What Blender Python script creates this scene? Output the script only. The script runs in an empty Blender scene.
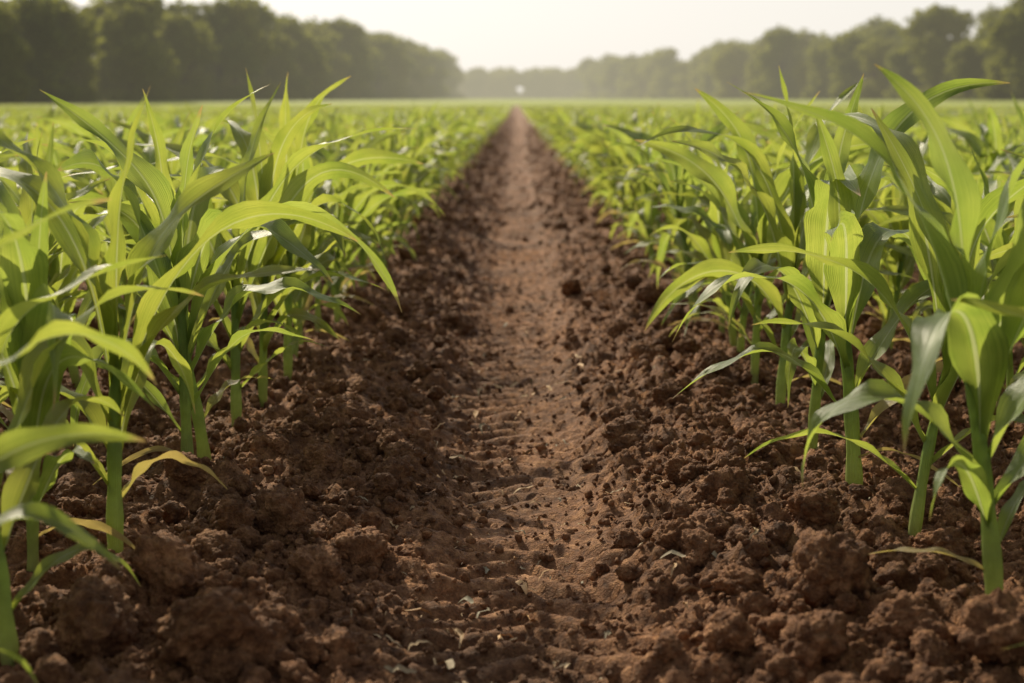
import bpy, math, random
import numpy as np
from mathutils import Vector, noise as mnoise

scene = bpy.context.scene
scene.view_settings.view_transform = 'Standard'
scene.view_settings.look = 'None'
scene.view_settings.exposure = 0
rng = np.random.default_rng(7)
random.seed(7)

# ------------------------------------------------------------------ helpers
def hash2(ix, iy, seed):
    ix = ix.astype(np.int64); iy = iy.astype(np.int64)
    h = (ix * 374761393 + iy * 668265263 + seed * 1442695041) & 0xFFFFFFFF
    h = ((h ^ (h >> 13)) * 1274126177) & 0xFFFFFFFF
    h = ((h ^ (h >> 16)) * 2246822519) & 0xFFFFFFFF
    h = h ^ (h >> 15)
    return (h & 0xFFFFFF) / float(0xFFFFFF)

def gnoise(x, y, seed=0):
    ix = np.floor(x); iy = np.floor(y)
    fx = x - ix; fy = y - iy
    u = fx * fx * fx * (fx * (fx * 6 - 15) + 10)
    v = fy * fy * fy * (fy * (fy * 6 - 15) + 10)
    def g(dx, dy):
        a = hash2(ix + dx, iy + dy, seed) * 2 * np.pi
        return np.cos(a) * (fx - dx) + np.sin(a) * (fy - dy)
    n0 = g(0, 0) * (1 - u) + g(1, 0) * u
    n1 = g(0, 1) * (1 - u) + g(1, 1) * u
    return (n0 * (1 - v) + n1 * v) * 1.5

def sstep(a, b, x):
    t = np.clip((x - a) / (b - a), 0, 1)
    return t * t * (3 - 2 * t)

def ground_z(x, y):
    x = np.asarray(x, float); y = np.asarray(y, float)
    r = np.sqrt(x * x + y * y)
    far = 0.0042 * r * sstep(230, 330, r)
    wob = 0.02 * gnoise(x * 0 + 3.3, y * 0.7, 5)
    ax = np.abs(x - wob)
    prof = np.interp(ax, [0, .10, .14, .20, .30, .42, .60, .70, .85, 1.1, 1.35, 2.0],
                     [-.082, -.080, -.060, -.036, -.012, -.002, -.008, -.016, -.03, -.008, -.03, -.02])
    crumb = 0.22 + 0.78 * sstep(0.09, 0.22, ax)
    near = 1 - sstep(60, 160, r)
    z = prof * near
    z = z + 0.014 * gnoise(x * 2.3, y * 2.0, 1) * near
    amp = crumb * near
    wx = x + 0.02 * gnoise(x * 14, y * 14, 31); wy = y + 0.02 * gnoise(x * 14 + 7, y * 14, 32)
    z = z + amp * 0.054 * (np.abs(gnoise(wx * 7, wy * 7, 11)) - .3)
    z = z + amp * 0.036 * (np.abs(gnoise(wx * 17, wy * 17, 12)) - .3)
    z = z + amp * 0.018 * (np.abs(gnoise(x * 41, y * 41, 13)) - .2)
    z = z + amp * 0.006 * gnoise(x * 83, y * 83, 14)
    # tyre lug bars in the compacted track
    trk = (1 - sstep(0.11, 0.20, ax)) * near
    ph = y / 0.075 + 0.8 * ax / 0.1 + 0.45 * gnoise(x * 5, y * 5, 21)
    lug = np.tanh(1.8 * np.sin(2 * np.pi * ph))
    z = z + trk * 0.011 * lug * np.clip(0.75 + 1.0 * gnoise(x * 1.0 + 9, y * 1.3, 22), 0.15, 1.3)
    return z + far

def new_mat(name):
    m = bpy.data.materials.new(name); m.use_nodes = True
    try: m.cycles.emission_sampling = 'NONE'
    except Exception: pass
    nt = m.node_tree; nt.nodes.clear()
    return m, nt
def N(nt, t, **kw):
    n = nt.nodes.new(t)
    for k, v in kw.items(): setattr(n, k, v)
    return n
def ramp(nt, fac, stops):
    n = nt.nodes.new('ShaderNodeValToRGB')
    e = n.color_ramp.elements
    while len(e) < len(stops): e.new(0.5)
    for i, (p, c) in enumerate(stops):
        e[i].position = p; e[i].color = (*c, 1)
    nt.links.new(fac, n.inputs[0]); return n.outputs[0]
def noise_n(nt, vec, scale, detail=4, rough=.55):
    n = nt.nodes.new('ShaderNodeTexNoise')
    n.inputs['Scale'].default_value = scale; n.inputs['Detail'].default_value = detail
    n.inputs['Roughness'].default_value = rough
    if vec is not None: nt.links.new(vec, n.inputs['Vector'])
    return n.outputs['Fac']
def math_n(nt, op, a, b=None, c=None, clamp=False):
    n = nt.nodes.new('ShaderNodeMath'); n.operation = op; n.use_clamp = clamp
    for i, v in enumerate((a, b, c)):
        if v is None: continue
        if isinstance(v, (int, float)): n.inputs[i].default_value = v
        else: nt.links.new(v, n.inputs[i])
    return n.outputs[0]
def mapr(nt, v, a, b, c=0., d=1., smooth=True):
    n = nt.nodes.new('ShaderNodeMapRange')
    if smooth: n.interpolation_type = 'SMOOTHSTEP'
    nt.links.new(v, n.inputs[0])
    for i, q in enumerate((a, b, c, d)): n.inputs[i + 1].default_value = q
    return n.outputs[0]
def mixc(nt, fac, a, b, bt='MIX'):
    n = nt.nodes.new('ShaderNodeMix'); n.data_type = 'RGBA'; n.blend_type = bt
    if isinstance(fac, (int, float)): n.inputs[0].default_value = fac
    else: nt.links.new(fac, n.inputs[0])
    for i, v in ((6, a), (7, b)):
        if isinstance(v, tuple): n.inputs[i].default_value = (*v, 1)
        else: nt.links.new(v, n.inputs[i])
    return n.outputs[2]
def dist_out(nt):
    g = N(nt, 'ShaderNodeNewGeometry')
    l = N(nt, 'ShaderNodeVectorMath', operation='LENGTH')
    nt.links.new(g.outputs['Position'], l.inputs[0])
    return l.outputs['Value'], g
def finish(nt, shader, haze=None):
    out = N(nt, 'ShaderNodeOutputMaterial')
    if haze:   # aerial perspective painted into the surface: haze-coloured emission growing with distance
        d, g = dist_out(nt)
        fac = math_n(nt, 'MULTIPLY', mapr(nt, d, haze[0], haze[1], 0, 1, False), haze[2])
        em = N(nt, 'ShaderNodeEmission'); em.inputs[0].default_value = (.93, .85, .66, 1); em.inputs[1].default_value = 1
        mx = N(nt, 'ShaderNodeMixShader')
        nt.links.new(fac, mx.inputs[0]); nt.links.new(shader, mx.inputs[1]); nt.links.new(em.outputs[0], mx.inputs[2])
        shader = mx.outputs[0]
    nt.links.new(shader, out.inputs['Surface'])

# ------------------------------------------------------------------ materials
def soil_material(name, field=False):
    m, nt = new_mat(name)
    g = N(nt, 'ShaderNodeNewGeometry'); pos = g.outputs['Position']
    n1 = noise_n(nt, pos, 3.0, 5); n2 = noise_n(nt, pos, 45, 5, .65); n3 = noise_n(nt, pos, 260, 3, .6)
    c = ramp(nt, n2, [(0.28, (.070, .031, .0150)), (0.5, (.205, .100, .048)), (0.74, (.44, .250, .130))])
    c2 = ramp(nt, n1, [(0.3, (.62, .57, .52)), (0.7, (1.20, 1.10, 1.0))])
    c = mixc(nt, 1.0, c, c2, 'MULTIPLY')
    gr = ramp(nt, n3, [(0.3, (.6, .6, .6)), (0.72, (1.35, 1.32, 1.28))])
    c = mixc(nt, 0.8, c, gr, 'MULTIPLY')
    if field:
        sx = N(nt, 'ShaderNodeSeparateXYZ'); nt.links.new(pos, sx.inputs[0])
        ax = math_n(nt, 'ABSOLUTE', sx.outputs[0])
        # drier compacted soil along the wheel track
        t = mapr(nt, ax, 0.06, 0.2, 1, 0)
        t = math_n(nt, 'MULTIPLY', t, mapr(nt, n1, .35, .65, .2, 1.))
        c = mixc(nt, math_n(nt, 'MULTIPLY', t, .75), c, mixc(nt, 1.0, c, (1.22, 1.26, 1.32), 'MULTIPLY'))
        l = N(nt, 'ShaderNodeVectorMath', operation='LENGTH'); nt.links.new(pos, l.inputs[0])
        ng = noise_n(nt, pos, .4, 5, .6)
        green = ramp(nt, ng, [(0.3, (.20, .245, .04)), (0.7, (.32, .355, .065))])
        c = mixc(nt, mapr(nt, l.outputs['Value'], 255, 290), c, green)
    b = N(nt, 'ShaderNodeBsdfPrincipled'); nt.links.new(c, b.inputs['Base Color'])
    b.inputs['Roughness'].default_value = .82; b.inputs['Specular IOR Level'].default_value = .25
    hsum = math_n(nt, 'ADD', math_n(nt, 'MULTIPLY', n2, 1.0), math_n(nt, 'MULTIPLY', n3, .45))
    bp = N(nt, 'ShaderNodeBump'); bp.inputs['Distance'].default_value = .014; bp.inputs['Strength'].default_value = 1.
    nt.links.new(hsum, bp.inputs['Height']); nt.links.new(bp.outputs[0], b.inputs['Normal'])
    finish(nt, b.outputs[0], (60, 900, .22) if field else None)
    return m

def leaf_material():
    m, nt = new_mat('corn_leaf')
    uv = N(nt, 'ShaderNodeUVMap'); uv.uv_map = 'UVMap'
    s = N(nt, 'ShaderNodeSeparateXYZ'); nt.links.new(uv.outputs[0], s.inputs[0])
    U, V = s.outputs[0], s.outputs[1]
    au = math_n(nt, 'ABSOLUTE', U)
    oi = N(nt, 'ShaderNodeObjectInfo'); rnd = oi.outputs['Random']
    g = N(nt, 'ShaderNodeNewGeometry')
    nz = noise_n(nt, g.outputs['Position'], 9, 3)
    at = N(nt, 'ShaderNodeAttribute'); at.attribute_name = 'dry'
    dry0 = at.outputs['Fac']
    mp = N(nt, 'ShaderNodeCombineXYZ')
    nt.links.new(math_n(nt, 'MULTIPLY', U, 26), mp.inputs[0]); nt.links.new(math_n(nt, 'MULTIPLY', V, 1.6), mp.inputs[1])
    nt.links.new(math_n(nt, 'MULTIPLY', rnd, 30), mp.inputs[2])
    streak = noise_n(nt, mp.outputs[0], 1.0, 3)
    front = ramp(nt, nz, [(0.3, (.070, .130, .022)), (0.7, (.140, .215, .040))])
    front = mixc(nt, rnd, front, mixc(nt, 1.0, front, (1.4, 1.15, .9), 'MULTIPLY'))
    st = ramp(nt, streak, [(0.3, (.75, .8, .75)), (0.7, (1.2, 1.15, 1.2))])
    front = mixc(nt, 1.0, front, st, 'MULTIPLY')
    trans = ramp(nt, nz, [(0.3, (.34, .47, .060)), (0.7, (.58, .66, .11))])
    trans = mixc(nt, rnd, trans, mixc(nt, 1.0, trans, (1.12, 1.0, .9), 'MULTIPLY'))
    trans = mixc(nt, 1.0, trans, st, 'MULTIPLY')
    rib = mapr(nt, au, 0.035, 0.11, 1, 0)
    rib = math_n(nt, 'MULTIPLY', rib, mapr(nt, V, .0, .95, .95, .3, False))
    front = mixc(nt, rib, front, (.36, .44, .20))
    trans = mixc(nt, rib, trans, (.66, .70, .36))
    tip = mapr(nt, math_n(nt, 'ADD', V, math_n(nt, 'MULTIPLY', nz, .12)), 1.0, 1.06)
    dry = math_n(nt, 'MAXIMUM', tip, math_n(nt, 'MULTIPLY', dry0, mapr(nt, streak, .25, .6, .75, 1.)))
    front = mixc(nt, dry, front, (.46, .33, .14))
    trans = mixc(nt, dry, trans, (.60, .42, .14))
    b = N(nt, 'ShaderNodeBsdfPrincipled'); nt.links.new(front, b.inputs['Base Color'])
    b.inputs['Roughness'].default_value = .40; b.inputs['Specular IOR Level'].default_value = .7
    vein = math_n(nt, 'SINE', math_n(nt, 'MULTIPLY', U, 70))
    h = math_n(nt, 'ADD', math_n(nt, 'MULTIPLY', vein, .3), math_n(nt, 'ADD', streak, math_n(nt, 'MULTIPLY', rib, -1.2)))
    bp = N(nt, 'ShaderNodeBump'); bp.inputs['Distance'].default_value = .0012; bp.inputs['Strength'].default_value = .6
    nt.links.new(h, bp.inputs['Height']); nt.links.new(bp.outputs[0], b.inputs['Normal'])
    tr = N(nt, 'ShaderNodeBsdfTranslucent'); nt.links.new(trans, tr.inputs[0])
    nt.links.new(bp.outputs[0], tr.inputs['Normal'])
    mx = N(nt, 'ShaderNodeMixShader'); mx.inputs[0].default_value = .48
    nt.links.new(b.outputs[0], mx.inputs[1]); nt.links.new(tr.outputs[0], mx.inputs[2])
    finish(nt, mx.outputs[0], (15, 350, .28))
    return m

def stalk_material():
    m, nt = new_mat('corn_stalk')
    uv = N(nt, 'ShaderNodeUVMap'); uv.uv_map = 'UVMap'
    s = N(nt, 'ShaderNodeSeparateXYZ'); nt.links.new(uv.outputs[0], s.inputs[0])
    g = N(nt, 'ShaderNodeNewGeometry')
    nz = noise_n(nt, g.outputs['Position'], 60, 3)
    c = ramp(nt, s.outputs[1], [(0.0, (.20, .14, .06)), (0.10, (.36, .38, .15)), (0.45, (.26, .37, .10)), (1.0, (.13, .24, .04))])
    c = mixc(nt, .8, c, ramp(nt, nz, [(.3, (.70, .68, .6)), (.7, (1.2, 1.2, 1.1))]), 'MULTIPLY')
    b = N(nt, 'ShaderNodeBsdfPrincipled'); nt.links.new(c, b.inputs['Base Color'])
    b.inputs['Roughness'].default_value = .45
    ridg = math_n(nt, 'SINE', math_n(nt, 'MULTIPLY', s.outputs[0], 130))
    bp = N(nt, 'ShaderNodeBump'); bp.inputs['Distance'].default_value = .0008; bp.inputs['Strength'].default_value = .8
    nt.links.new(ridg, bp.inputs['Height']); nt.links.new(bp.outputs[0], b.inputs['Normal'])
    tr = N(nt, 'ShaderNodeBsdfTranslucent'); tr.inputs[0].default_value = (.52, .62, .16, 1)
    mx = N(nt, 'ShaderNodeMixShader'); mx.inputs[0].default_value = .35
    nt.links.new(b.outputs[0], mx.inputs[1]); nt.links.new(tr.outputs[0], mx.inputs[2])
    finish(nt, mx.outputs[0])
    return m

def simple_mat(name, c1, c2, scale, rough=.8, transl=0., haze=None, tcol=None):
    m, nt = new_mat(name)
    g = N(nt, 'ShaderNodeNewGeometry')
    oi = N(nt, 'ShaderNodeObjectInfo')
    nz = noise_n(nt, g.outputs['Position'], scale, 4)
    c = ramp(nt, nz, [(.3, c1), (.7, c2)])
    c = mixc(nt, 1.0, c, ramp(nt, oi.outputs['Random'], [(0., (.60, .72, .8)), (1., (1.5, 1.24, 1.0))]), 'MULTIPLY')
    b = N(nt, 'ShaderNodeBsdfPrincipled'); nt.links.new(c, b.inputs['Base Color'])
    b.inputs['Roughness'].default_value = rough; b.inputs['Specular IOR Level'].default_value = .25
    sh = b.outputs[0]
    if transl:
        tr = N(nt, 'ShaderNodeBsdfTranslucent')
        if tcol: tr.inputs[0].default_value = (*tcol, 1)
        else: nt.links.new(c, tr.inputs[0])
        mx = N(nt, 'ShaderNodeMixShader'); mx.inputs[0].default_value = transl
        nt.links.new(sh, mx.inputs[1]); nt.links.new(tr.outputs[0], mx.inputs[2]); sh = mx.outputs[0]
    finish(nt, sh, haze)
    return m

M_field = soil_material('field_soil', True)
M_clod = soil_material('soil_clod')
M_leaf = leaf_material()
M_stalk = stalk_material()
M_straw = simple_mat('dry_straw', (.26, .18, .10), (.45, .34, .21), 40, .7)
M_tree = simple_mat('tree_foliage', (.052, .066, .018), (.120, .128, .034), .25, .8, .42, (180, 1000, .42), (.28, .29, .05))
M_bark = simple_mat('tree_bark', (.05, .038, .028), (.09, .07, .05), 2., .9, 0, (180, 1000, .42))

# ------------------------------------------------------------------ mesh builder
class MB:
    def __init__(s): s.v = []; s.f = []; s.uv = []; s.m = []; s.d = []; s.n = 0
    def grid(s, P, UV, mat, dry=0., closed=False):
        a, b = P.shape[:2]; base = s.n
        s.v.append(P.reshape(-1, 3)); s.n += a * b
        i = np.arange(a - 1)[:, None]; j = np.arange(b - 1)[None, :]
        q = np.stack([i * b + j, i * b + j + 1, (i + 1) * b + j + 1, (i + 1) * b + j], -1).reshape(-1, 4) + base
        s.f.append(q); s.uv.append(UV.reshape(-1, 2))
        s.m.append(np.full(len(q), mat)); s.d.append(np.full(a * b, dry) if np.isscalar(dry) else dry.reshape(-1))
    def mesh(s, name, mats, smooth=True):
        V = np.concatenate(s.v); F = np.concatenate(s.f); UV = np.concatenate(s.uv); M = np.concatenate(s.m); D = np.concatenate(s.d)
        me = bpy.data.meshes.new(name)
        me.vertices.add(len(V)); me.vertices.foreach_set('co', V.astype(np.float32).ravel())
        me.loops.add(len(F) * 4); me.loops.foreach_set('vertex_index', F.astype(np.int32).ravel())
        me.polygons.add(len(F)); me.polygons.foreach_set('loop_start', np.arange(0, len(F) * 4, 4, dtype=np.int32))
        me.update(calc_edges=True)
        me.polygons.foreach_set('use_smooth', np.full(len(F), smooth))
        me.polygons.foreach_set('material_index', M.astype(np.int32))
        ul = me.uv_layers.new(name='UVMap'); ul.data.foreach_set('uv', UV[F.ravel()].astype(np.float32).ravel())
        at = me.attributes.new('dry', 'FLOAT', 'POINT'); at.data.foreach_set('value', D.astype(np.float32))
        for mm in mats: me.materials.append(mm)
        me.validate(); me.update()
        return me

def add_leaf(mb, R, z0, base, phi, L, W, th0, dth, s0, bw, twist, drift, ns, nu, dry=0., lean=(0, 0)):
    s = np.linspace(0, 1, ns + 1)
    sm = 1 / (1 + np.exp(-(s - s0) / bw)); sm = (sm - sm[0]) / (sm[-1] - sm[0])
    th = th0 + dth * (0.65 * sm + 0.35 * s ** 1.5)
    ph = phi + drift * s
    T = np.stack([np.sin(th) * np.cos(ph), np.sin(th) * np.sin(ph), np.cos(th)], -1)
    P = np.zeros((ns + 1, 3)); P[0] = (base[0], base[1], z0)
    P[1:] = P[0] + np.cumsum((T[1:] + T[:-1]) * .5 * L / ns, axis=0)
    S = np.stack([-np.sin(ph), np.cos(ph), 0 * ph], -1)
    Nn = np.cross(T, S); Nn /= np.linalg.norm(Nn, axis=1)[:, None]
    ta = twist * s ** 1.2 + .12 * np.sin(s * 5 + phi * 7)
    S2 = S * np.cos(ta)[:, None] + Nn * np.sin(ta)[:, None]
    N2 = np.cross(T, S2)
    w = W * .5 * (.34 + .66 * sstep(0, .30, s)) * np.clip(1 - s ** 2.5, 0, 1) ** .95 + .0006
    fold = np.interp(s, [0, .08, .25, .6, 1], [1.25, .85, .42, .26, .35])
    u = np.linspace(-1, 1, nu)
    if nu == 7: u = np.array([-1, -.62, -.25, 0, .25, .62, 1])
    U = np.broadcast_to(u, (ns + 1, nu)); au = np.abs(U)
    # smooth V with a sunk midrib
    lift = np.sqrt(au ** 2 + .02) - .14
    k1, k2 = R.uniform(2.5, 4.5), R.uniform(2.5, 4.5)
    p1, p2 = R.uniform(0, 6.3, 2)
    wav = np.where(U < 0, np.sin(2 * np.pi * k1 * s[:, None] + p1), np.sin(2 * np.pi * k2 * s[:, None] + p2))
    env = np.sin(np.pi * np.clip(s, 0, 1) ** .8)[:, None]
    Q = P[:, None, :] + S2[:, None, :] * (U * w[:, None] * np.cos(fold)[:, None])[..., None] \
        + N2[:, None, :] * (lift * w[:, None] * np.sin(fold)[:, None] + au ** 2 * wav * env * W * .17)[..., None]
    UV = np.stack([U, np.broadcast_to(s[:, None], U.shape)], -1)
    mb.grid(Q, UV, 0, dry)

def make_plant(name, seed, H=.68, lod=0, plane=None, dryleaf=None, broad=1.0):
    R = np.random.default_rng(seed)
    mb = MB()
    ns, nu = [(26, 7), (11, 5), (5, 3)][lod]
    build_plant(mb, R, (0, 0, 0), H, ns, nu, lod, plane, dryleaf, broad)
    if lod == 0:     # withered seedling leaf collapsed at the foot of the plant
        R2 = np.random.default_rng(seed + 9000)
        if R2.uniform() < .55:
            s = np.linspace(0, 1, ns + 1)
            dv = np.ones((ns + 1, nu)) * R2.uniform(.8, 1.)
            add_leaf(mb, R2, R2.uniform(.045, .075), (0, 0), R2.uniform(0, 6.28), R2.uniform(.13, .24), R2.uniform(.010, .018), 1.0, R2.uniform(.9, 1.2),
                     .35, .12, R2.normal(0, 1.2), R2.normal(0, .6), ns, nu, dv)
    return mb.mesh(name, [M_leaf, M_stalk])

def build_plant(mb, R, org, H, ns, nu, lod, plane=None, dryleaf=None, broad=1.0):
    k = H / .68
    hs = R.uniform(.27, .34) * k
    leanx, leany = R.normal(0, .03, 2)
    ns_s = [16, 8, 3][lod]; nr = [11, 7, 4][lod]
    t = np.linspace(0, 1, ns_s + 1)
    cx = org[0] + leanx * t ** 1.5; cy = org[1] + leany * t ** 1.5; cz = org[2] - .03 + (hs + .06) * t
    rad = np.interp(t, [0, .1, .45, .8, 1], [.0110, .0118, .0100, .0080, .003]) * k * R.uniform(.85, 1.1)
    rad = rad * (1 + .10 * np.sin(t * 21 + R.uniform(0, 6)))
    a = np.linspace(0, 2 * np.pi, nr)
    ell = R.uniform(0, 3)
    P = np.stack([cx[:, None] + rad[:, None] * np.cos(a) * (1 + .12 * np.cos(2 * (a - ell))), cy[:, None] + rad[:, None] * np.sin(a) * (1 + .12 * np.cos(2 * (a - ell))), np.broadcast_to(cz[:, None], (ns_s + 1, nr))], -1)
    UV = np.stack([np.broadcast_to(a / 6.283, (ns_s + 1, nr)), np.broadcast_to(t[:, None], (ns_s + 1, nr))], -1)
    mb.grid(P, UV, 1)
    n = int(R.integers(8, 12))
    if lod == 2: n = 7
    pl = R.uniform(0, np.pi) if plane is None else plane
    for i in range(n):
        f = i / (n - 1)
        tt = .28 + .68 * f ** .9
        z0 = org[2] - .03 + (hs + .06) * tt
        b = (org[0] + leanx * tt ** 1.5, org[1] + leany * tt ** 1.5)
        phi = pl + (i % 2) * np.pi + R.normal(0, .45)
        b = (b[0] + .004 * np.cos(phi), b[1] + .004 * np.sin(phi))
        Lf = np.interp(f, [0, .25, .55, .8, 1], [.26, .38, .54, .52, .38]) * k * R.uniform(.82, 1.15)
        Wf = np.interp(f, [0, .25, .6, .85, 1], [.026, .050, .070, .066, .040]) * k * broad * R.uniform(.85, 1.15)
        th0 = np.interp(f, [0, .4, .8, 1], [.66, .36, .17, .07]) + R.normal(0, .07)
        dth = np.interp(f, [0, .3, .6, .85, 1], [1.9, 2.2, 2.1, 1.5, .5]) * R.uniform(.5, 1.25)
        dry = 0.
        if i == 0: dry = R.choice([0, .35, .9], p=[.35, .3, .35])
        if dryleaf is not None and i == 0: dry = dryleaf
        s = np.linspace(0, 1, ns + 1)
        dv = np.broadcast_to((dry * np.clip(.5 + s, 0, 1))[:, None], (ns + 1, nu)).copy()
        add_leaf(mb, R, z0, b, phi, Lf, Wf, max(th0, .02), dth, R.uniform(.42, .78), R.uniform(.05, .15),
                 R.normal(0, .8), R.normal(0, .35), ns, nu, dv)

# ------------------------------------------------------------------ instancer
def src_collection(name, meshes):
    c = bpy.data.collections.new(name)
    for i, me in enumerate(meshes):
        o = bpy.data.objects.new('%s_%02d' % (name, i), me); c.objects.link(o)
    return c
def instancer(name, coll, pos, rot, scl, idx):
    n = len(pos)
    me = bpy.data.meshes.new(name)
    me.vertices.add(n); me.vertices.foreach_set('co', np.asarray(pos, np.float32).ravel())
    for nm, ty, key, arr in (('rot', 'FLOAT_VECTOR', 'vector', rot), ('scl', 'FLOAT_VECTOR', 'vector', scl)):
        a = me.attributes.new(nm, ty, 'POINT'); a.data.foreach_set(key, np.asarray(arr, np.float32).ravel())
    a = me.attributes.new('idx', 'INT', 'POINT'); a.data.foreach_set('value', np.asarray(idx, np.int32))
    ob = bpy.data.objects.new(name, me); scene.collection.objects.link(ob)
    ng = bpy.data.node_groups.new(name + '_nodes', 'GeometryNodeTree')
    ng.interface.new_socket('Geometry', in_out='INPUT', socket_type='NodeSocketGeometry')
    ng.interface.new_socket('Geometry', in_out='OUTPUT', socket_type='NodeSocketGeometry')
    gi = ng.nodes.new('NodeGroupInput'); go = ng.nodes.new('NodeGroupOutput')
    iop = ng.nodes.new('GeometryNodeInstanceOnPoints'); ci = ng.nodes.new('GeometryNodeCollectionInfo')
    ci.inputs['Collection'].default_value = coll
    ci.inputs['Separate Children'].default_value = True; ci.inputs['Reset Children'].default_value = True
    iop.inputs['Pick Instance'].default_value = True
    def na(nm, ty):
        x = ng.nodes.new('GeometryNodeInputNamedAttribute'); x.data_type = ty; x.inputs[0].default_value = nm
        return [o for o in x.outputs if o.enabled and o.name == 'Attribute'][0]
    L = ng.links.new
    L(gi.outputs[0], iop.inputs['Points']); L(ci.outputs[0], iop.inputs['Instance'])
    L(na('idx', 'INT'), iop.inputs['Instance Index'])
    e2r = ng.nodes.new('FunctionNodeEulerToRotation'); L(na('rot', 'FLOAT_VECTOR'), e2r.inputs[0])
    L(e2r.outputs[0], iop.inputs['Rotation']); L(na('scl', 'FLOAT_VECTOR'), iop.inputs['Scale'])
    L(iop.outputs[0], go.inputs[0])
    md = ob.modifiers.new('scatter', 'NODES'); md.node_group = ng
    return ob

# ------------------------------------------------------------------ ground
xs = [0.0045]; 
while xs[-1] < 1.5: xs.append(xs[-1] + .009)
st = .012
while xs[-1] < 2800: st *= 1.09; xs.append(xs[-1] + st)
xs = np.array(xs); xs = np.concatenate([-xs[::-1], xs])
ys = [1.25]
while ys[-1] < 60: ys.append(ys[-1] * 1.0045)
while ys[-1] < 3000: ys.append(ys[-1] * 1.03)
ys = np.concatenate([[-600, -200, -60, -20, -6, -2, 0, .6, .9, 1.1], ys])
X, Y = np.meshgrid(xs, ys)
Z = ground_z(X, Y)
gb = MB(); gb.grid(np.stack([X, Y, Z], -1), np.stack([X, Y], -1), 0)
gme = gb.mesh('ground', [M_field])
gob = bpy.data.objects.new('ground', gme); scene.collection.objects.link(gob)

# ------------------------------------------------------------------ clods
def clod_mesh(name, seed, sub):
    import bmesh
    bm = bmesh.new(); bmesh.ops.create_icosphere(bm, subdivisions=sub, radius=1)
    off = Vector((seed * 13.7, seed * 5.1, seed * 9.3))
    R = random.Random(seed)
    sc = Vector((R.uniform(.85, 1.25), R.uniform(.75, 1.1), R.uniform(.7, .95)))
    for v in bm.verts:
        p = v.co.copy()
        d = mnoise.noise(p * 1.1 + off) * .38
        vd = mnoise.voronoi(p * 1.6 + off)[0]
        d += (vd[1] - vd[0]) * .34 - .12
        vd2 = mnoise.voronoi(p * 3.8 + off)[0]
        d += (vd2[1] - vd2[0]) * .17 + mnoise.noise(p * 7 + off) * .09
        if sub >= 4: d += mnoise.noise(p * 15 + off) * .06
        q = p * (1 + d); v.co = Vector((q.x * sc.x, q.y * sc.y, q.z * sc.z))
    me = bpy.data.meshes.new(name); bm.to_mesh(me); bm.free()
    me.polygons.foreach_set('use_smooth', [True] * len(me.polygons))
    me.materials.append(M_clod); return me
clodc = src_collection('clod_source', [clod_mesh('clod', i + 1, 5) for i in range(6)] + [clod_mesh('clod', i + 11, 4) for i in range(4)] + [clod_mesh('clod', i + 21, 2) for i in range(5)])
def scatter(n, y0, y1, xw, r0, r1, powr, i0, i1, trackp):
    y = np.exp(rng.uniform(np.log(y0), np.log(y1), n)); x = rng.uniform(-xw, xw, n)
    ax = np.abs(x)
    p = trackp + (1 - trackp) * sstep(.09, .32, ax)
    p = p * (.55 + .9 * np.clip(gnoise(x * 2.2, y * 1.6, 77) + .4, 0, 1))
    k = rng.uniform(0, 1, n) < p; x = x[k]; y = y[k]; m = len(x)
    r = r0 + (r1 - r0) * rng.uniform(0, 1, m) ** powr
    if r1 > .04:
        k = np.abs(x) - r > .14; x = x[k]; y = y[k]; r = r[k]; m = len(x)
    z = ground_z(x, y) + r * rng.uniform(-.05, .45, m)
    return np.stack([x, y, z], -1), rng.uniform(0, 6.28, (m, 3)) * np.array([.12, .12, 1]), (r[:, None] * rng.uniform(.85, 1.15, (m, 3))), rng.integers(i0, i1, m)
parts = [scatter(900, 1.5, 10, 1.5, .018, .048, 1.7, 0, 6, .02),
         scatter(6200, 1.35, 16, 1.7, .009, .024, 1.7, 6, 10, .10),
         scatter(17000, 1.35, 12, 1.6, .005, .011, 1.5, 10, 15, .20),
         scatter(50000, 1.45, 7, 1.4, .0016, .006, 1.6, 10, 15, .36),
         scatter(6000, 9, 45, 1.3, .012, .03, 1.5, 10, 15, .1)]
# a few large lumps
big = np.array([(.45, 1.98, .058), (.33, 2.0, .034), (.50, 2.32, .044), (-.40, 2.32, .050), (-.52, 2.45, .040), (-.24, 2.62, .042), (-.56, 1.80, .058), (-.40, 1.74, .055),
                (.62, 1.72, .056), (.28, 1.78, .034), (-.23, 1.85, .026), (.24, 2.95, .038), (.36, 3.3, .036), (-.36, 3.1, .036), (.19, 2.35, .024),
                (.52, 1.82, .044), (.38, 1.74, .040), (-.50, 1.97, .050), (-.33, 1.80, .036), (-.47, 2.15, .034), (.58, 2.1, .038), (.40, 2.62, .036), (-.30, 2.05, .036), (.30, 2.2, .034)])
bp_ = np.stack([big[:, 0], big[:, 1], ground_z(big[:, 0], big[:, 1]) + big[:, 2] * .6], -1)
parts.append((bp_, rng.uniform(0, 6.28, (len(big), 3)) * np.array([.1, .1, 1]), np.repeat(big[:, 2:3], 3, 1), np.arange(len(big)) % 6))
instancer('soil_clods', clodc, *[np.concatenate([p[i] for p in parts]) for i in range(4)])

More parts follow.
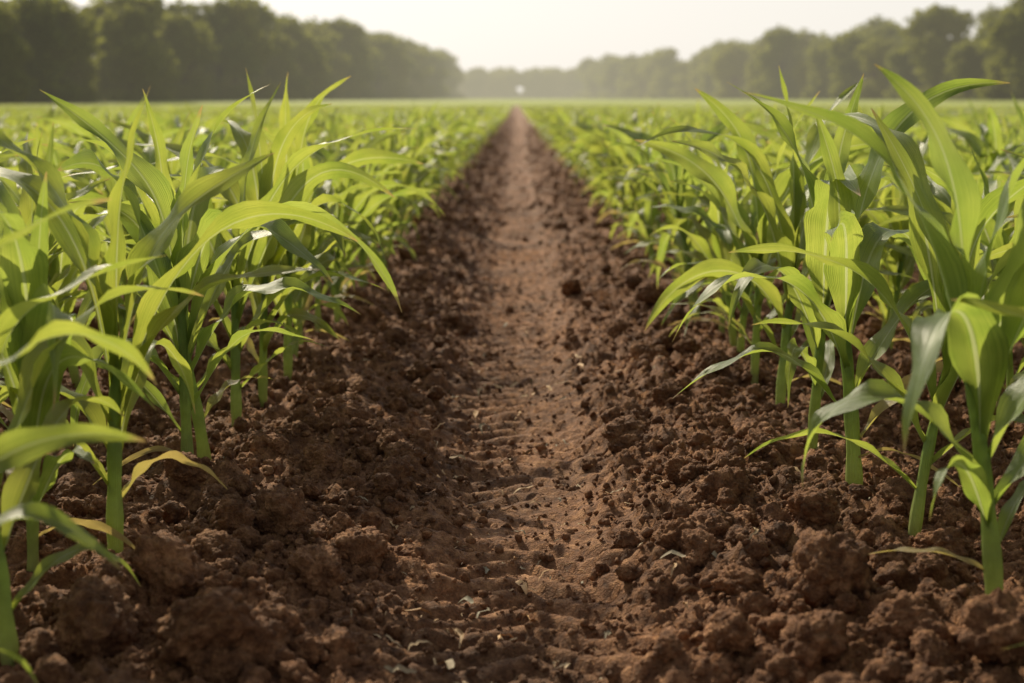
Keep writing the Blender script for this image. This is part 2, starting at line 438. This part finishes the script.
# straw flecks
def straw_mesh(name, seed):
    R = np.random.default_rng(seed); s = np.linspace(0, 1, 8); mb = MB()
    c = np.stack([s - .5, R.uniform(-.3, .3) * np.sin(s * 3), .12 * np.sin(s * 3.1) + .05 * R.normal(size=8)], -1)
    w = R.uniform(.03, .11) * (1 - (2 * s - 1) ** 4 * .7)
    Q = np.stack([c + np.array([0, 1, .3]) * w[:, None] * q for q in (-1, 0, 1)], 1); Q[:, 1, 2] -= w * .5
    mb.grid(Q, Q[..., :2] * 0, 0); return mb.mesh(name, [M_straw])
strc = src_collection('straw_source', [straw_mesh('straw', i) for i in range(6)])
n = 900
y = np.exp(rng.uniform(np.log(1.5), np.log(11), n)); x = np.where(rng.uniform(size=n) < .45, rng.normal(0, .12, n), rng.uniform(-1.2, 1.2, n))
instancer('straw_debris', strc, np.stack([x, y, ground_z(x, y) + .007], -1), rng.normal(0, .25, (n, 3)) * np.array([1, 1, 0]) + np.stack([0 * x, 0 * x, rng.uniform(0, 6.28, n)], -1),
          np.repeat((.010 + .045 * rng.uniform(size=n) ** 2.3)[:, None], 3, 1), rng.integers(0, 6, n))

# ------------------------------------------------------------------ hand placed front plants
front = [  # x, y, H, plane, seed, dry
 (.665, 1.885, .74, .35, 101, .0), (.66, 2.285, .76, 2.7, 102, .0), (.638, 2.605, .78, .2, 103, .9), (.614, 2.885, .76, 1.1, 104, 0),
 (.63, 3.34, .74, .3, 105, 0), (.61, 3.59, .70, 2.9, 106, .3), (.74, 1.45, .66, 1.9, 107, 0),
 (-.66, 1.757, .68, .4, 111, 0), (-.735, 2.07, .68, 2.2, 112, .9), (-.622, 2.117, .70, .2, 113, .9), (-.629, 2.64, .74, 2.9, 114, 0),
 (-.65, 2.885, .70, 1.0, 115, .5), (-.63, 3.12, .74, .1, 116, 0), (-.61, 3.34, .70, 2.4, 117, .8), (-.60, 3.66, .70, .6, 118, 0), (-.69, 1.44, .60, .1, 119, 0)]
for x, y, H, pl, sd, dr in front:
    me = make_plant('corn_plant', sd, H, 0, pl, dr, 1.08)
    o = bpy.data.objects.new('corn_plant', me); scene.collection.objects.link(o)
    o.location = (x, y, float(ground_z(np.array([x]), np.array([y]))[0]))

# ------------------------------------------------------------------ crop rows
hi = [make_plant('corn_hi', 200 + i, .66) for i in range(14)]
mid = [make_plant('corn_mid', 300 + i, .66, 1) for i in range(8)]
def patch(name, seed, lx, rows, lod=2):
    R = np.random.default_rng(seed); mb = MB()
    for r in range(rows):
        for yy in np.arange(0, lx, .25):
            build_plant(mb, R, (r * .5 + R.normal(0, .02), yy + R.uniform(-.04, .04), 0), .66 * R.uniform(.84, 1.04), 5, 3, 2)
    return mb.mesh(name, [M_leaf, M_stalk])
far1 = [patch('corn_far', 400 + i, 2.0, 1) for i in range(5)]
far2 = [patch('corn_patch', 500 + i, 4.0, 4) for i in range(4)]
corn = src_collection('corn_source', hi + mid + far1 + far2)
P, Rr, S, I = [], [], [], []
rowx = [s * (.62 + .5 * k) for k in range(0, 32) for s in (-1, 1)]
for rx in rowx:
    yy = .4 if abs(rx) > .7 else 3.88
    while yy < 34:
        if abs(rx) < .42 * yy + 1.6:
            px = rx + rng.normal(0, .018); py = yy + rng.uniform(-.04, .04)
            P.append((px, py)); Rr.append((rng.normal(0, .05), rng.normal(0, .05), rng.uniform(0, 6.28)))
            s = rng.uniform(.84, 1.06) * (1 - .09 * min(1, max(0, (yy - 4) / 8))); S.append((s, s, s * rng.uniform(.93, 1.04)))
            I.append(rng.integers(0, 14) if yy < 13 else rng.integers(14, 22))
        yy += rng.uniform(.20, .29)
P = np.array(P); nP = len(P)
fx, fy, fi = [], [], []
for k in range(0, 120):
    for s in (-1, 1):
        rx = s * (.62 + .5 * k); yy = 34
        while yy < 90:
            if abs(rx) < .42 * yy + 2: fx.append(rx); fy.append(yy); fi.append(rng.integers(22, 27))
            yy += 2.
for k in range(0, 62):
    for s in (-1, 1):
        rx = .62 + 2. * k if s > 0 else -(.62 + 1.5 + 2. * k); yy = 90
        while yy < 262:
            if abs(rx) < .42 * yy + 4: fx.append(rx); fy.append(yy); fi.append(rng.integers(27, 31))
            yy += 4.
fx = np.array(fx); fy = np.array(fy); nf = len(fx)
allx = np.concatenate([P[:, 0], fx]); ally = np.concatenate([P[:, 1], fy])
instancer('corn_crop', corn, np.stack([allx, ally, np.concatenate([ground_z(P[:, 0], P[:, 1]), 0.0042 * fy * sstep(230, 330, fy)])], -1),
          np.concatenate([np.array(Rr), np.zeros((nf, 3))]), np.concatenate([np.array(S), np.repeat(rng.uniform(.78, .92, nf)[:, None], 3, 1) * np.array([1, 1, 1])]) ,
          np.concatenate([np.array(I), fi]))
print('corn instances', nP, nf)

# ------------------------------------------------------------------ trees
def tube(mb, p0, p1, r0, r1, nr=7):
    p0 = np.array(p0, float); p1 = np.array(p1, float); t = np.linspace(0, 1, 4)
    d = p1 - p0; d /= np.linalg.norm(d); a = np.cross(d, [0.3, .9, .1]); a /= np.linalg.norm(a); b = np.cross(d, a)
    an = np.linspace(0, 2 * np.pi, nr)
    C = p0 + (p1 - p0) * t[:, None]; r = r0 + (r1 - r0) * t
    Q = C[:, None, :] + (a * np.cos(an)[:, None] + b * np.sin(an)[:, None])[None] * r[:, None, None]
    mb.grid(Q, Q[..., :2] * 0, 1)
def tree_mesh(name, seed):
    R = np.random.default_rng(seed); mb = MB()
    H = 20.; cw = R.uniform(6, 8.0)
    tube(mb, (0, 0, -.5), (R.normal(0, .4), R.normal(0, .4), 9), .55, .3)
    lobes = []
    nl = 17
    for i in range(nl):
        hz = R.uniform(.16, .88); rr = cw * math.sqrt(max(.05, 1 - ((hz - .45) / .55) ** 2)) * R.uniform(.25, .8)
        a = R.uniform(0, 6.28)
        lobes.append((rr * math.cos(a), rr * math.sin(a), hz * H, R.uniform(2.2, 3.9)))
    lobes.append((R.normal(0, 1), R.normal(0, 1), H * .86, 2.8))
    for l in lobes[:9]: tube(mb, (0, 0, R.uniform(3, 8)), (l[0] * .9, l[1] * .9, l[2]), .22, .06, 5)
    # hedge-like understorey shrubs at the foot of each tree
    for i in range(6):
        a = i * 1.05 + R.uniform(0, .5); rr = R.uniform(2, 6)
        lobes.append((rr * math.cos(a), rr * math.sin(a), R.uniform(1.0, 2.4), R.uniform(2.0, 2.8)))
    for (lx, ly, lz, lr) in lobes:
        m = int(46 * lr ** 1.6)
        d = R.normal(size=(m, 3)); d /= np.linalg.norm(d, axis=1)[:, None]
        rad = lr * (R.uniform(.3, 1.12, m) ** .6) * (1 + .25 * np.sin(d[:, 0] * 5 + lx) * np.sin(d[:, 2] * 6 + ly))
        c = d * rad[:, None] * np.array([1, 1, .78]) + np.array([lx, ly, lz])
        c = c[c[:, 2] > .1]
        m = len(c)
        n = R.normal(size=(m, 3)) + np.array([0, 0, .6]); n /= np.linalg.norm(n, axis=1)[:, None]
        a = np.cross(n, R.normal(size=(m, 3))); a /= np.linalg.norm(a, axis=1)[:, None]; b = np.cross(n, a)
        sz = R.uniform(.22, .55, m)[:, None]
        Q = np.stack([c - a * sz - b * sz * .7, c + a * sz * .8 - b * sz, c - a * sz * .7 + b * sz * .9, c + a * sz + b * sz * .6], 1).reshape(m, 4, 3)
        base = mb.n; mb.v.append(Q.reshape(-1, 3)); mb.n += m * 4
        i = np.arange(m)[:, None] * 4 + base
        mb.f.append(np.concatenate([i, i + 1, i + 3, i + 2], 1)); mb.uv.append(np.zeros((m * 4, 2))); mb.m.append(np.zeros(m)); mb.d.append(np.zeros(m * 4))
    return mb.mesh(name, [M_tree, M_bark], False)
treec = src_collection('tree_source', [tree_mesh('broadleaf_tree', 600 + i) for i in range(7)])
def treeline(name, pts, spacing, depth, smin, smax, hfun=None):
    pts = np.array(pts, float); out = []
    seg = np.linalg.norm(np.diff(pts, axis=0), axis=1); cum = np.concatenate([[0], np.cumsum(seg)])
    d = 0
    while d < cum[-1]:
        x = np.interp(d, cum, pts[:, 0]); y = np.interp(d, cum, pts[:, 1]); 
        for q in range(depth):
            yy = y + q * 12 + rng.normal(0, 3); xx = x + rng.normal(0, 2.5) + (1 if x > 0 else -1) * q * 8
            s = rng.uniform(smin, smax)
            out.append((xx, yy, s))
        d += spacing * rng.uniform(.7, 1.3)
    o = np.array(out); m = len(o)
    z = ground_z(o[:, 0], o[:, 1]) - .3
    instancer(name, treec, np.stack([o[:, 0], o[:, 1], z], -1), np.stack([np.zeros(m), np.zeros(m), rng.uniform(0, 6.28, m)], -1),
              np.stack([o[:, 2] * rng.uniform(.9, 1.2, m), o[:, 2] * rng.uniform(.9, 1.2, m), o[:, 2]], -1), rng.integers(0, 7, m))
treeline('tree_line', [(-190, 228), (-94, 256), (-74, 327), (-63, 385), (-46, 536), (-38, 800)], 9.5, 2, .80, 1.30)
treeline('tree_line', [(240, 280), (113, 308), (104, 450), (92, 517), (88, 660), (70, 760), (42, 900)], 14.5, 2, .72, 1.34)
treeline('tree_line', [(-90, 930), (-30, 955), (30, 960), (100, 920)], 5, 3, .80, 1.1)

# ------------------------------------------------------------------ light
el = math.radians(34); az = math.radians(-26)
D = Vector((math.sin(az) * math.cos(el), math.cos(az) * math.cos(el), math.sin(el)))
sl = bpy.data.lights.new('sun', 'SUN'); sl.energy = 5.0; sl.angle = math.radians(.5); sl.color = (1, .88, .65)
so = bpy.data.objects.new('sun', sl); scene.collection.objects.link(so); so.rotation_euler = D.to_track_quat('Z', 'Y').to_euler()
w = bpy.data.worlds.new('World'); scene.world = w; w.use_nodes = True
nt = w.node_tree; nt.nodes.clear()
sky = nt.nodes.new('ShaderNodeTexSky'); sky.sky_type = 'NISHITA'; sky.sun_disc = False
sky.sun_elevation = el; sky.sun_rotation = az % (2 * math.pi); sky.dust_density = 2; sky.air_density = 1.0; sky.ozone_density = 1
hs = nt.nodes.new('ShaderNodeHueSaturation'); hs.inputs['Saturation'].default_value = .45
tc = nt.nodes.new('ShaderNodeTexCoord'); sp = nt.nodes.new('ShaderNodeSeparateXYZ'); nt.links.new(tc.outputs['Generated'], sp.inputs[0])
hf = mapr(nt, sp.outputs[2], 0.0, 0.5, .85, .05)      # haze layer is thickest near the horizon
hm = nt.nodes.new('ShaderNodeMix'); hm.data_type = 'RGBA'; nt.links.new(hf, hm.inputs[0])
hm.inputs[7].default_value = (6.75, 6.4, 5.85, 1)
bg = nt.nodes.new('ShaderNodeBackground'); bg.inputs[1].default_value = .138
wo = nt.nodes.new('ShaderNodeOutputWorld')
nt.links.new(sky.outputs[0], hs.inputs['Color']); nt.links.new(hs.outputs[0], hm.inputs[6]); nt.links.new(hm.outputs[2], bg.inputs[0]); nt.links.new(bg.outputs[0], wo.inputs[0])

# ------------------------------------------------------------------ camera
cam = bpy.data.cameras.new('camera'); cam.lens = 50; cam.sensor_width = 36; cam.clip_start = .05; cam.clip_end = 6000
co = bpy.data.objects.new('camera', cam); scene.collection.objects.link(co)
co.location = (0, 0, .70); co.rotation_euler = (math.radians(90 - 9.48), 0, math.radians(.2))
cam.dof.use_dof = True; cam.dof.focus_distance = 2.6; cam.dof.aperture_fstop = 3.6
scene.camera = co
